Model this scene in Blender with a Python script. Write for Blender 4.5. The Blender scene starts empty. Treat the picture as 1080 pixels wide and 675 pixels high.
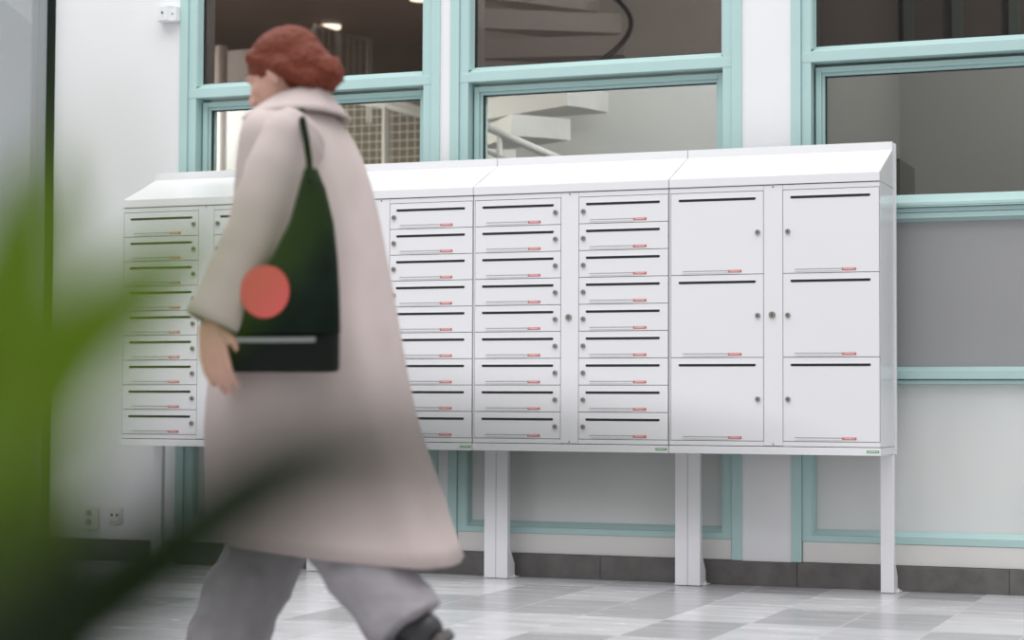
import bpy, bmesh, math, random
from mathutils import Vector, Matrix, noise
random.seed(7)
PI = math.pi
C = bpy.context.scene.collection
SC = bpy.context.scene

# ------------------------------------------------------------ camera
FPX, YAW, PITCH, ROLL = 2093.3, 0.36843, 0.04182, 0.00436
CAM = Vector((4.54584, -7.20505, 0.70521))
fw = Vector((-math.sin(YAW) * math.cos(PITCH), math.cos(YAW) * math.cos(PITCH), math.sin(PITCH)))
r0 = Vector((math.cos(YAW), math.sin(YAW), 0)); u0 = r0.cross(fw)
rt = r0 * math.cos(ROLL) + u0 * math.sin(ROLL)
up = -r0 * math.sin(ROLL) + u0 * math.cos(ROLL)
cd = bpy.data.cameras.new('camera'); cam = bpy.data.objects.new('camera', cd); C.objects.link(cam)
M = Matrix((rt, up, -fw)).transposed().to_4x4(); M.translation = CAM
cam.matrix_world = M
cd.sensor_width = 36; cd.lens = FPX / 1080 * 36; cd.clip_start = .05; cd.clip_end = 100
cd.dof.use_dof = True; cd.dof.focus_distance = 7.6; cd.dof.aperture_fstop = 2.2
SC.camera = cam

# ------------------------------------------------------------ world, light, exposure
SC.view_settings.view_transform = 'Standard'; SC.view_settings.look = 'None'
SC.view_settings.gamma = 1; SC.view_settings.use_curve_mapping = False
SC.view_settings.exposure = 0.34
w = bpy.data.worlds.new('daylight'); SC.world = w; w.use_nodes = True
nt = w.node_tree; nt.nodes.clear()
out = nt.nodes.new('ShaderNodeOutputWorld'); bg = nt.nodes.new('ShaderNodeBackground')
tc = nt.nodes.new('ShaderNodeTexCoord'); sx = nt.nodes.new('ShaderNodeSeparateXYZ')
rmp = nt.nodes.new('ShaderNodeValToRGB')
nt.links.new(tc.outputs['Generated'], sx.inputs[0]); nt.links.new(sx.outputs['Z'], rmp.inputs[0])
rmp.color_ramp.elements[0].position = 0.0; rmp.color_ramp.elements[0].color = (.42, .43, .44, 1)
rmp.color_ramp.elements[1].position = .75; rmp.color_ramp.elements[1].color = (1.0, 1.0, 1.02, 1)
nt.links.new(rmp.outputs[0], bg.inputs[0]); bg.inputs[1].default_value = 1.0
nt.links.new(bg.outputs[0], out.inputs[0])

def area(name, loc, rot, sx_, sy_, power, col=(1, 1, 1)):
    l = bpy.data.lights.new(name, 'AREA'); l.shape = 'RECTANGLE'; l.size = sx_; l.size_y = sy_
    l.energy = power; l.color = col
    o = bpy.data.objects.new(name, l); C.objects.link(o); o.location = loc; o.rotation_euler = rot
    return o
area('skylight', (1.0, -2.6, 7.0), (math.radians(-8), 0, 0), 9, 6, 330)
def fill_point(name, loc, power, rad=.15, col=(1, .97, .92)):  # unseen point lights added to brighten the rooms behind the windows
    l = bpy.data.lights.new(name, 'POINT'); l.energy = power; l.color = col; l.shadow_soft_size = rad
    o = bpy.data.objects.new(name, l); C.objects.link(o); o.location = loc; return o
fill_point('stair_hall_fill', (2.4, .95, 3.1), 62, .25, (1, 1, 1))
fill_point('stair_hall_back_fill', (1.9, 3.3, 3.2), 15, .2, (1, 1, 1))
fill_point('side_room_fill', (4.4, 1.8, 2.9), 26)
fill_point('lobby_fill', (-3.0, 3.2, 2.7), 190, .2, (1, .93, .85))
fill_point('lobby_back_fill', (-.6, 5.9, 1.6), 60, .2, (1, .93, .85))

# ------------------------------------------------------------ helpers
def tag(o, label=None, cat=None, group=None, kind=None):
    if label: o['label'] = label
    if cat: o['category'] = cat
    if group: o['group'] = group
    if kind: o['kind'] = kind
    return o
def empty(name, loc=(0, 0, 0), rz=0, **k):
    o = bpy.data.objects.new(name, None); C.objects.link(o); o.location = loc; o.rotation_euler = (0, 0, rz)
    o.empty_display_size = .05
    return tag(o, **k)
def obj(name, bm, mat, parent=None, smooth=False, loc=None):
    me = bpy.data.meshes.new(name)
    bmesh.ops.recalc_face_normals(bm, faces=bm.faces)
    bm.to_mesh(me); bm.free()
    for m in (mat if isinstance(mat, (list, tuple)) else [mat]): me.materials.append(m)
    if smooth:
        for p in me.polygons: p.use_smooth = True
    o = bpy.data.objects.new(name, me); C.objects.link(o)
    if parent: o.parent = parent
    if loc: o.location = loc
    return o
def box(bm, x0, x1, y0, y1, z0, z1, bev=0, mi=0):
    vs = [bm.verts.new((x, y, z)) for x in (x0, x1) for y in (y0, y1) for z in (z0, z1)]
    fs = []
    for i in ((0, 1, 3, 2), (4, 6, 7, 5), (0, 4, 5, 1), (2, 3, 7, 6), (0, 2, 6, 4), (1, 5, 7, 3)):
        f = bm.faces.new([vs[j] for j in i]); f.material_index = mi; fs.append(f)
    if bev:
        es = list({e for f in fs for e in f.edges})
        r = bmesh.ops.bevel(bm, geom=es, offset=bev, segments=2, affect='EDGES', profile=.5)
        for f in r['faces']: f.material_index = mi
def prism(bm, pts, axis, a, b, mi=0):
    # pts: 2D outline; axis 'x': pts=(y,z) extruded a..b in x ; 'y': pts=(x,z) ; 'z': pts=(x,y)
    def P(p, t):
        return {'x': (t, p[0], p[1]), 'y': (p[0], t, p[1]), 'z': (p[0], p[1], t)}[axis]
    A = [bm.verts.new(P(p, a)) for p in pts]; B = [bm.verts.new(P(p, b)) for p in pts]
    n = len(pts)
    fs = [bm.faces.new(A), bm.faces.new(B[::-1])]
    for i in range(n): fs.append(bm.faces.new((A[i], A[(i + 1) % n], B[(i + 1) % n], B[i])))
    for f in fs: f.material_index = mi
def tube(bm, pts, rad, seg=10, cap=True, mi=0):
    pts = [Vector(p) for p in pts]
    rads = rad if isinstance(rad, (list, tuple)) else [rad] * len(pts)
    rings = []; ref = None
    for i, p in enumerate(pts):
        t = (pts[min(i + 1, len(pts) - 1)] - pts[max(i - 1, 0)]).normalized()
        if ref is None: ref = Vector((0, 0, 1)) if abs(t.z) < .9 else Vector((1, 0, 0))
        a = t.cross(ref).normalized(); b = t.cross(a).normalized(); ref = -b if False else ref
        rings.append([bm.verts.new(p + (a * math.cos(2 * PI * k / seg) + b * math.sin(2 * PI * k / seg)) * rads[i]) for k in range(seg)])
    for i in range(len(rings) - 1):
        for k in range(seg):
            f = bm.faces.new((rings[i][k], rings[i][(k + 1) % seg], rings[i + 1][(k + 1) % seg], rings[i + 1][k])); f.material_index = mi
    if cap:
        for rg in (rings[0], rings[-1]):
            f = bm.faces.new(rg); f.material_index = mi
def disc(bm, cx, cz, y0, y1, r, seg=24, bev=0, mi=0):
    n0 = len(bm.faces)
    prism(bm, [(cx + r * math.cos(2 * PI * k / seg), cz + r * math.sin(2 * PI * k / seg)) for k in range(seg)], 'y', y0, y1, mi)
def ball(bm, c, r, s=(1, 1, 1), rot=None, seg=20):
    m = Matrix.Translation(c) @ (rot.to_4x4() if rot else Matrix.Identity(4)) @ Matrix.Diagonal((r * s[0], r * s[1], r * s[2], 1))
    bmesh.ops.create_uvsphere(bm, u_segments=seg, v_segments=seg // 2 + 2, radius=1, matrix=m)
def capsule(bm, a, b, ra, rb, seg=16):
    a, b = Vector(a), Vector(b); n = 4; pts = []; rad = []
    d = (b - a).normalized()
    for i in range(n, 0, -1):
        t = PI / 2 * i / (n + .25); pts.append(a - d * ra * math.sin(t)); rad.append(ra * math.cos(t))
    pts.append(a); rad.append(ra); pts.append((a + b) / 2); rad.append((ra + rb) / 2); pts.append(b); rad.append(rb)
    for i in range(1, n + 1):
        t = PI / 2 * i / (n + .25); pts.append(b + d * rb * math.sin(t)); rad.append(rb * math.cos(t))
    tube(bm, pts, rad, seg)
def fuse(o, voxel, smooth=6, fac=.5, deci=None):
    m = o.modifiers.new('r', 'REMESH'); m.mode = 'VOXEL'; m.voxel_size = voxel; m.use_smooth_shade = True
    s = o.modifiers.new('s', 'SMOOTH'); s.iterations = smooth; s.factor = fac
    bake(o)
def bake(o):
    dg = bpy.context.evaluated_depsgraph_get(); dg.update()
    me = bpy.data.meshes.new_from_object(o.evaluated_get(dg))
    o.modifiers.clear(); o.data = me
    for p in me.polygons: p.use_smooth = True
def dup_children(src, dst):
    for ch in src.children:
        c = ch.copy(); C.objects.link(c); c.parent = dst; dup_children(ch, c)
def dup(src, loc):
    r = src.copy(); C.objects.link(r); r.location = loc; dup_children(src, r); return r

# ------------------------------------------------------------ materials
def mat(name, col, rough=.5, metal=0, spec=.5, noise_amt=0, nscale=20, bump=0, bscale=200, trans=0, sub=0, emit=None, estr=0, col2=None, coat=0, stretch=None, nd=3):
    m = bpy.data.materials.new(name); m.use_nodes = True; t = m.node_tree; N = t.nodes; L = t.links
    b = N['Principled BSDF']
    b.inputs['Base Color'].default_value = (*col, 1); b.inputs['Roughness'].default_value = rough
    b.inputs['Metallic'].default_value = metal; b.inputs['Specular IOR Level'].default_value = spec
    b.inputs['Coat Weight'].default_value = coat
    if emit: b.inputs['Emission Color'].default_value = (*emit, 1); b.inputs['Emission Strength'].default_value = estr
    tcn = N.new('ShaderNodeTexCoord'); mp = N.new('ShaderNodeMapping')
    L.new(tcn.outputs['Object'], mp.inputs[0])
    if stretch: mp.inputs['Scale'].default_value = stretch
    if noise_amt or col2:
        n = N.new('ShaderNodeTexNoise'); n.inputs['Scale'].default_value = nscale; n.inputs['Detail'].default_value = nd
        L.new(mp.outputs[0], n.inputs['Vector'])
        rp = N.new('ShaderNodeValToRGB'); rp.color_ramp.elements[0].position = .3; rp.color_ramp.elements[1].position = .7
        c2 = col2 if col2 else tuple(c * (1 - noise_amt) for c in col)
        rp.color_ramp.elements[0].color = (*c2, 1); rp.color_ramp.elements[1].color = (*col, 1)
        L.new(n.outputs[0], rp.inputs[0]); L.new(rp.outputs[0], b.inputs['Base Color'])
    if bump:
        n2 = N.new('ShaderNodeTexNoise'); n2.inputs['Scale'].default_value = bscale; n2.inputs['Detail'].default_value = 4
        L.new(mp.outputs[0], n2.inputs['Vector'])
        bp = N.new('ShaderNodeBump'); bp.inputs['Strength'].default_value = bump; bp.inputs['Distance'].default_value = .002
        L.new(n2.outputs[0], bp.inputs['Height']); L.new(bp.outputs[0], b.inputs['Normal'])
    return m
def add_translucent(m, col, fac):
    t = m.node_tree; N = t.nodes; L = t.links
    b = N['Principled BSDF']; o = N['Material Output']
    tr = N.new('ShaderNodeBsdfTranslucent'); tr.inputs[0].default_value = (*col, 1)
    mx = N.new('ShaderNodeMixShader'); mx.inputs[0].default_value = fac
    L.new(b.outputs[0], mx.inputs[1]); L.new(tr.outputs[0], mx.inputs[2]); L.new(mx.outputs[0], o.inputs['Surface'])
def glass(name, tint, refl=1.5, milk=0, milkcol=(.8, .8, .8), rough=.0):
    m = bpy.data.materials.new(name); m.use_nodes = True; t = m.node_tree; N = t.nodes; L = t.links
    N.remove(N['Principled BSDF']); o = N['Material Output']
    tr = N.new('ShaderNodeBsdfTransparent'); tr.inputs[0].default_value = (*tint, 1)
    gl = N.new('ShaderNodeBsdfGlossy'); gl.inputs['Roughness'].default_value = rough
    fr = N.new('ShaderNodeFresnel'); fr.inputs[0].default_value = refl
    mx = N.new('ShaderNodeMixShader'); L.new(fr.outputs[0], mx.inputs[0]); L.new(gl.outputs[0], mx.inputs[2])
    if milk:
        df = N.new('ShaderNodeBsdfDiffuse'); df.inputs[0].default_value = (*milkcol, 1)
        m2 = N.new('ShaderNodeMixShader'); m2.inputs[0].default_value = milk
        L.new(tr.outputs[0], m2.inputs[1]); L.new(df.outputs[0], m2.inputs[2]); L.new(m2.outputs[0], mx.inputs[1])
    else: L.new(tr.outputs[0], mx.inputs[1])
    L.new(mx.outputs[0], o.inputs['Surface'])
    return m

M_wall = mat('wall_paint', (.80, .80, .81), .6, noise_amt=.03, nscale=3, bump=.15, bscale=60)
M_kick = mat('kickboard_paint', (.72, .705, .68), .45, noise_amt=.04, nscale=6)
M_teal = mat('teal_lacquer', (.44, .62, .605), .38, noise_amt=.03, nscale=8)
M_gap = mat('seam_dark', (.10, .16, .15), .7)
M_white = mat('white_powder_coat', (.80, .80, .815), .16, spec=.5, bump=.02, bscale=900)
M_white2 = mat('white_powder_coat_satin', (.80, .80, .815), .32)
M_slot = mat('slot_black', (.012, .012, .014), .6)
M_seam = mat('cabinet_shadow_gap', (.12, .12, .125), .8)
M_steel = mat('lock_nickel', (.42, .40, .37), .28, metal=1)
M_key = mat('keyhole_black', (.03, .03, .03), .5)
M_strip = mat('name_strip', (.36, .36, .37), .3)
M_stripw = mat('name_card_white', (.86, .86, .86), .3)
M_red = mat('tag_red', (.58, .05, .06), .4)
M_green = mat('tag_green', (.06, .36, .12), .4)
M_txt = mat('tag_lettering', (.85, .80, .78), .5)
M_base = mat('stone_tile', (.15, .142, .135), .5, col2=(.095, .09, .085), nscale=14, nd=8, bump=.1, bscale=60)
M_joint = mat('tile_joint', (.07, .068, .065), .8)
M_alu = mat('grey_glazing_bead', (.42, .43, .43), .4, metal=.3)
M_rub = mat('black_gasket', (.03, .03, .035), .6)
M_outlet = mat('outlet_plastic', (.72, .71, .68), .35)
M_outdark = mat('outlet_socket_shade', (.38, .37, .35), .4)
M_spandrel = mat('grey_spandrel_panel', (.32, .32, .325), .35, noise_amt=.06, nscale=1.5)
M_lowpanel = mat('pale_back_painted_panel', (.70, .715, .70), .08, noise_amt=.12, nscale=2.2, stretch=(1, 1, .4))
M_gclear = glass('clear_glass', (.93, .95, .94), 1.28)
M_gtint = glass('smoke_tinted_glass', (.46, .43, .41), 1.28)
M_gdoor = glass('milky_door_glass', (.75, .78, .79), 1.35, .40, (.66, .68, .69), .05)
M_in_light = mat('stair_hall_plaster', (.62, .645, .645), .8, noise_amt=.03, nscale=2)
M_in_grey = mat('side_room_plaster', (.50, .50, .50), .8, noise_amt=.04, nscale=2)
M_in_brown = mat('brown_lobby_wall', (.24, .21, .15), .8, col2=(.17, .15, .12), nscale=1.5)
M_in_ceil = mat('brown_ceiling', (.34, .27, .235), .8, noise_amt=.08, nscale=2)
M_in_floor = mat('lobby_floor', (.30, .29, .28), .4)
M_stair = mat('white_stair_paint', (.66, .66, .645), .4)
M_lamp = mat('lamp_glow', (1, .95, .85), .5, emit=(1, .90, .74), estr=7)
M_dark = mat('dark_frame_metal', (.022, .03, .03), .35)
M_cab = mat('dark_grey_cabinet', (.17, .175, .16), .5)

# floor material: two-tone stone tiles, pale joints
def floor_mat():
    m = bpy.data.materials.new('atrium_floor_tiles'); m.use_nodes = True; t = m.node_tree; N = t.nodes; L = t.links
    b = N['Principled BSDF']
    tcn = N.new('ShaderNodeTexCoord'); s = N.new('ShaderNodeSeparateXYZ'); L.new(tcn.outputs['Object'], s.inputs[0])
    def mth(op, a, bb=None):
        n = N.new('ShaderNodeMath'); n.operation = op
        for i, v in enumerate((a, bb)):
            if v is None: continue
            if isinstance(v, (int, float)): n.inputs[i].default_value = v
            else: L.new(v, n.inputs[i])
        return n.outputs[0]
    PX, PY = .2870, .50
    ux = mth('DIVIDE', mth('SUBTRACT', s.outputs[0], 2.665 - 20 * PX), PX)
    uy = mth('DIVIDE', mth('SUBTRACT', s.outputs[1], -.43 - 40 * PY), PY)
    fx, fy = mth('FLOOR', ux), mth('FLOOR', uy)
    gx, gy = mth('FRACT', ux), mth('FRACT', uy)
    dx = mth('MULTIPLY', mth('MINIMUM', gx, mth('SUBTRACT', 1, gx)), PX)
    dy = mth('MULTIPLY', mth('MINIMUM', gy, mth('SUBTRACT', 1, gy)), PY)
    jt = mth('LESS_THAN', mth('MINIMUM', dx, mth('MULTIPLY', dy, 2.2)), .0022)
    cmb = N.new('ShaderNodeCombineXYZ'); L.new(fx, cmb.inputs[0]); L.new(fy, cmb.inputs[1])
    wn = N.new('ShaderNodeTexWhiteNoise'); wn.noise_dimensions = '3D'; L.new(cmb.outputs[0], wn.inputs[0])
    rp = N.new('ShaderNodeValToRGB'); rp.color_ramp.interpolation = 'CONSTANT'
    rp.color_ramp.elements[0].color = (.37, .365, .375, 1)
    rp.color_ramp.elements[1].position = .36; rp.color_ramp.elements[1].color = (.50, .495, .51, 1)
    e = rp.color_ramp.elements.new(.62); e.color = (.56, .55, .565, 1)
    L.new(wn.outputs[0], rp.inputs[0])
    mp = N.new('ShaderNodeMapping'); mp.inputs['Scale'].default_value = (1, 5, 1); L.new(tcn.outputs['Object'], mp.inputs[0])
    va = N.new('ShaderNodeVectorMath'); va.operation = 'MULTIPLY_ADD'; L.new(cmb.outputs[0], va.inputs[0]); va.inputs[1].default_value = (3.7, 5.1, 0); L.new(mp.outputs[0], va.inputs[2])
    ns = N.new('ShaderNodeTexNoise'); ns.inputs['Scale'].default_value = 3.2; ns.inputs['Detail'].default_value = 8; ns.inputs['Roughness'].default_value = .65
    L.new(va.outputs[0], ns.inputs['Vector'])
    r2 = N.new('ShaderNodeValToRGB'); r2.color_ramp.elements[0].position = .3; r2.color_ramp.elements[1].position = .72
    r2.color_ramp.elements[0].color = (.80, .80, .80, 1); r2.color_ramp.elements[1].color = (1.14, 1.14, 1.14, 1)
    L.new(ns.outputs[0], r2.inputs[0])
    mx = N.new('ShaderNodeMix'); mx.data_type = 'RGBA'; mx.blend_type = 'MULTIPLY'; mx.inputs[0].default_value = 1
    L.new(rp.outputs[0], mx.inputs[6]); L.new(r2.outputs[0], mx.inputs[7])
    m2 = N.new('ShaderNodeMix'); m2.data_type = 'RGBA'; L.new(jt, m2.inputs[0]); L.new(mx.outputs[2], m2.inputs[6]); m2.inputs[7].default_value = (.58, .575, .585, 1)
    L.new(m2.outputs[2], b.inputs['Base Color'])
    b.inputs['Roughness'].default_value = .22
    rr = N.new('ShaderNodeMapRange'); rr.inputs[3].default_value = .16; rr.inputs[4].default_value = .34
    L.new(ns.outputs[0], rr.inputs[0]); L.new(rr.outputs[0], b.inputs['Roughness'])
    return m
M_floor = floor_mat()

# ------------------------------------------------------------ structure
YW = .38          # wall face
def struct(name, bm, m, parent=None, smooth=False):
    o = obj(name, bm, m, parent, smooth)
    if not parent: o['kind'] = 'structure'
    return o
bm = bmesh.new(); box(bm, -4.5, 7.5, -9, YW + .16, -.1, 0); struct('floor', bm, M_floor)
WX = [.045, 1.338, 2.782]; WW = 1.247; WTOP = 3.0
bm = bmesh.new()
box(bm, -.604, WX[0] - .001, YW, YW + .16, 0, 3.6)
box(bm, WX[0] + WW, WX[1] - .001, YW, YW + .16, 0, 3.6)
box(bm, WX[1] + WW, WX[2] - .001, YW, YW + .16, 0, 3.6)
box(bm, WX[2] + WW, 7.0, YW, YW + .16, 0, 3.6)
for x in WX:
    box(bm, x - .001, x + WW, YW, YW + .16, WTOP, 3.6)
    box(bm, x - .001, x + WW, YW + .06, YW + .16, 0, .176)
struct('wall_back', bm, M_wall)

# stone baseboard with joints
bm = bmesh.new()
xs = [-.64, -.395, .405, 1.205, 2.005, 2.805, 3.606, 4.406, 5.2, 6.0]
for a, b in zip(xs[:-1], xs[1:]): box(bm, a + .0012, b - .0012, YW - .011, YW - .0005, 0.0005, .0945, .001, 0)
box(bm, xs[0] + .003, xs[-1] - .003, YW - .0085, YW - .0003, .0008, .093, 0, 1)
struct('baseboard_back', bm, [M_base, M_joint])

# windows
def window(n, x0):
    root = empty('window_%d' % n, (x0, YW, 0)); root['kind'] = 'structure'
    W = WW; D = .14
    # casing + frame
    bm = bmesh.new()
    F = -.008
    box(bm, 0, .040, F, .02, .0955, WTOP, .002)                       # casing posts
    box(bm, W - .040, W, F, .02, .0955, WTOP, .002)
    for a, b in ((.0405, .079), (W - .079, W - .0405)): box(bm, a, b, .002, D, .176, WTOP, .002)
    box(bm, .0405, W - .0405, .0, D, 2.037, 2.0755, .002)            # transom
    box(bm, .0405, W - .0405, .004, D, 1.415, 1.4365, .0015)
    box(bm, .0405, W - .0405, .001, D, 1.438, 1.455, .002)
    box(bm, .0405, W - .0405, -.012, D, .802, .838, .003)            # low rail
    box(bm, .0405, W - .0405, .002, D, .783, .7985, .0015)
    box(bm, .0405, W - .0405, .0, D, .176, .2015, .002)              # bottom rail
    box(bm, .0405, W - .0405, .0, .05, WTOP - .05, WTOP)
    struct('window_frame', bm, M_teal, root)
    # sloped glazing bars: upper fixed light, spandrel, low panel
    bm = bmesh.new()
    prism(bm, [(.002, 2.0765), (.045, 2.0765), (.045, 2.104)], 'x', .0795, W - .0795)
    prism(bm, [(.002, .0795), (.045, .0795), (.045, .075)][:0] or [(.0795, .004), (.0915, .045), (.0795, .045)], 'z', 2.0765, WTOP) if False else None
    for sgn, xe in ((1, .0795), (-1, W - .0795)):
        prism(bm, [(xe, .004), (xe + sgn * .004, .004), (xe + sgn * .014, .045), (xe, .045)], 'z', 2.09, WTOP - .05)
        prism(bm, [(xe, .004), (xe + sgn * .004, .004), (xe + sgn * .012, .034), (xe, .034)], 'z', .2025, .782)
        prism(bm, [(xe, .004), (xe + sgn * .004, .004), (xe + sgn * .012, .034), (xe, .034)], 'z', .839, 1.4145)
    prism(bm, [(.002, .2025), (.034, .2025), (.034, .224)], 'x', .0795, W - .0795)
    prism(bm, [(-.004, .8385), (.034, .8385), (.034, .850)], 'x', .0795, W - .0795)
    prism(bm, [(.006, 1.4145), (.034, 1.4145), (.034, 1.403)], 'x', .0795, W - .0795)
    struct('glazing_bead', bm, M_teal, root)
    # opening sash, recessed
    bm = bmesh.new(); s0, s1 = .0865, W - .0865; z0, z1 = 1.460, 2.024
    for (a, b, zz0, zz1) in ((s0, s0 + .022, z0, z1), (s1 - .022, s1, z0, z1), (s0 + .022, s1 - .022, z0, z0 + .03), (s0 + .022, s1 - .022, z1 - .022, z1)):
        box(bm, a, b, .05, .12, zz0, zz1, .002)
    q = .012
    for (a, b, zz0, zz1) in ((s0 + .022, s0 + .022 + q, z0 + .03, z1 - .022), (s1 - .022 - q, s1 - .022, z0 + .03, z1 - .022),
                             (s0 + .022 + q, s1 - .022 - q, z1 - .022 - q, z1 - .022)):
        box(bm, a, b, .064, .12, zz0, zz1, .001)
    box(bm, .0795, W - .0795, -.016, .07, 1.4565, 1.4605, .001)   # small gap filler
    prism(bm, [(-.014, 1.474), (-.014, 1.4625), (.088, 1.4625), (.088, 1.512), (.06, 1.512)], 'x', .0795, W - .0795)
    struct('sash', bm, M_teal, root)
    bm = bmesh.new()
    g0 = s0 + .022 + q
    box(bm, g0, g0 + .004, .070, .086, z0 + .03, z1 - .022 - q)
    box(bm, g0, W - g0, .080, .086, z1 - .026 - q, z1 - .022 - q)
    box(bm, .0915, .095, .040, .0455, 2.104, WTOP - .05); box(bm, .095, W - .093, .044, .0455, 2.1035, 2.106)
    struct('gasket', bm, M_rub, root)
    bm = bmesh.new(); box(bm, .095, .103, .047, .12, 2.10, WTOP - .05)
    struct('inner_bead', bm, M_alu, root)
    bm = bmesh.new(); box(bm, .080, W - .080, .046, .05, 2.08, WTOP - .04); struct('upper_pane', bm, M_gtint, root)
    bm = bmesh.new(); box(bm, g0, W - g0, .087, .091, z0 + .03, z1 - .034); struct('opening_pane', bm, M_gclear, root)
    bm = bmesh.new(); box(bm, .080, W - .080, .035, D, .8387, 1.4143); struct('grey_panel', bm, M_spandrel, root)
    bm = bmesh.new(); box(bm, .080, W - .080, .035, D, .2023, .7825); struct('pale_panel', bm, M_lowpanel, root)
    bm = bmesh.new(); box(bm, .0425, W - .0425, .003, .058, .0958, .1755, .0015); struct('kickboard', bm, M_kick, root)
    return root
for i, x in enumerate(WX): window(i + 1, x)

# interior behind the windows
IN_Y = YW + .16
bm = bmesh.new(); box(bm, -4.5, 7.5, IN_Y, 7.5, -.1, 0); struct('floor_hall', bm, M_in_floor)
bm = bmesh.new(); box(bm, -4.5, 7.5, YW + .02, 7.5, 3.6, 3.75); struct('ceiling', bm, M_in_ceil)
bm = bmesh.new(); box(bm, -4.5, 7.5, 7.3, 7.45, 0, 3.6); struct('wall_far', bm, M_in_brown)
bm = bmesh.new(); box(bm, -.15, 2.76, 4.3, 4.4, 0, 3.6); struct('wall_hall', bm, M_in_light)
bm = bmesh.new(); box(bm, 2.66, 2.76, IN_Y + .01, 4.3, 0, 3.6); struct('wall_partition', bm, M_in_grey)
bm = bmesh.new(); box(bm, 2.76, 7.0, 2.9, 3.0, 0, 3.6); struct('wall_side_room', bm, M_in_grey)
bm = bmesh.new(); box(bm, 7.0, 7.1, IN_Y, 7.3, 0, 3.6); struct('wall_right', bm, M_in_grey)
bm = bmesh.new(); box(bm, -4.5, -4.4, IN_Y, 7.3, 0, 3.6); struct('wall_left', bm, M_in_brown)
# teal strips modelling frame reflections in the upper right pane
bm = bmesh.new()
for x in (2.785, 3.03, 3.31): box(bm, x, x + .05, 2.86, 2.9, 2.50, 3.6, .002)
struct('reflected_frame_strips', bm, M_teal)

# ------------------------------------------------------------ left glass door
def door():
    root = empty('door_1', (-.66, .33, 0)); root['kind'] = 'structure'
    bm = bmesh.new()
    box(bm, -.09, .052, .075, .12, 0, 3.3)           # dark jamb against the wall
    struct('door_jamb', bm, M_dark, root)
    bm = bmesh.new(); box(bm, .0075, .036, -.012, .012, .01, 2.75, .002); struct('door_stile', bm, mat('grey_door_edge', (.30, .32, .33), .3, metal=.4), root)
    bm = bmesh.new(); box(bm, -1.3, .007, -.005, .005, .01, 2.75); struct('door_pane', bm, M_gdoor, root)
    bm = bmesh.new(); box(bm, .044, .047, .064, .0745, .01, 3.0); struct('door_glass_edge', bm, mat('glass_edge_green', (.16, .26, .23), .15), root)
door()
bm = bmesh.new(); box(bm, -3.4, -.78, 1.7, 1.8, 0, 3.6); struct('wall_entry', bm, mat('entry_wall_grey', (.62, .64, .65), .7))
bm = bmesh.new()  # solid bar behind the glass, modelling a reflection in the door
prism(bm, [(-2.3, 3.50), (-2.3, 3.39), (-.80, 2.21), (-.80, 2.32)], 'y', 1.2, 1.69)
tag(obj('reflected_beam', bm, mat('reflected_beam_white', (.85, .86, .86), .5)), 'reflection of a white diagonal beam in the pale glass door at far left, modelled as a solid bar', 'beam')

# ------------------------------------------------------------ mailbox cabinets
def text_mesh(name, s, h, mat_):
    cu = bpy.data.curves.new(name, 'FONT'); cu.body = s; cu.size = h; cu.align_x = 'CENTER'; cu.align_y = 'CENTER'
    cu.resolution_u = 2; cu.extrude = .0002; cu.offset = h * .02
    o = bpy.data.objects.new(name, cu); C.objects.link(o)
    dg = bpy.context.evaluated_depsgraph_get(); dg.update()
    me = bpy.data.meshes.new_from_object(o.evaluated_get(dg)); bpy.data.objects.remove(o)
    me.materials.clear(); me.materials.append(mat_); me.transform(Matrix.Rotation(PI / 2, 4, 'X'))
    return me
T_red = text_mesh('tag_text_red', 'SVENSKBOX', .0076, M_txt)
T_green = text_mesh('tag_text_green', 'SVENSKBOX', .0070, M_txt)
def mk(name, me, parent, loc=(0, 0, 0)):
    o = bpy.data.objects.new(name, me); C.objects.link(o); o.parent = parent; o.location = loc; return o
_cache = {}
def shared(key, build, m, smooth=False):
    if key not in _cache:
        bm = bmesh.new(); build(bm); bmesh.ops.recalc_face_normals(bm, faces=bm.faces)
        me = bpy.data.meshes.new(key); bm.to_mesh(me); bm.free()
        for q in (m if isinstance(m, (list, tuple)) else [m]): me.materials.append(q)
        _cache[key] = me
    return _cache[key]
YB, YR, YP = .285, .275, .254    # back of box, roof top edge, front of posts
ZA, ZB, ZC, ZF, ZR1, ZR2 = 1.520, .5486, .5195, 1.5536, 1.664, 1.6965
def lock_mesh(bm, r=.0095):
    disc(bm, 0, 0, -.006, .001, r, 20, mi=0); disc(bm, 0, 0, -.008, -.006, r * .72, 16, mi=0)
    box(bm, -.0011, .0011, -.0088, -.0078, -r * .5, r * .5, 0, 1); disc(bm, -.0, 0, -.0086, -.0079, r * .25, 10, mi=1)
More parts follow.
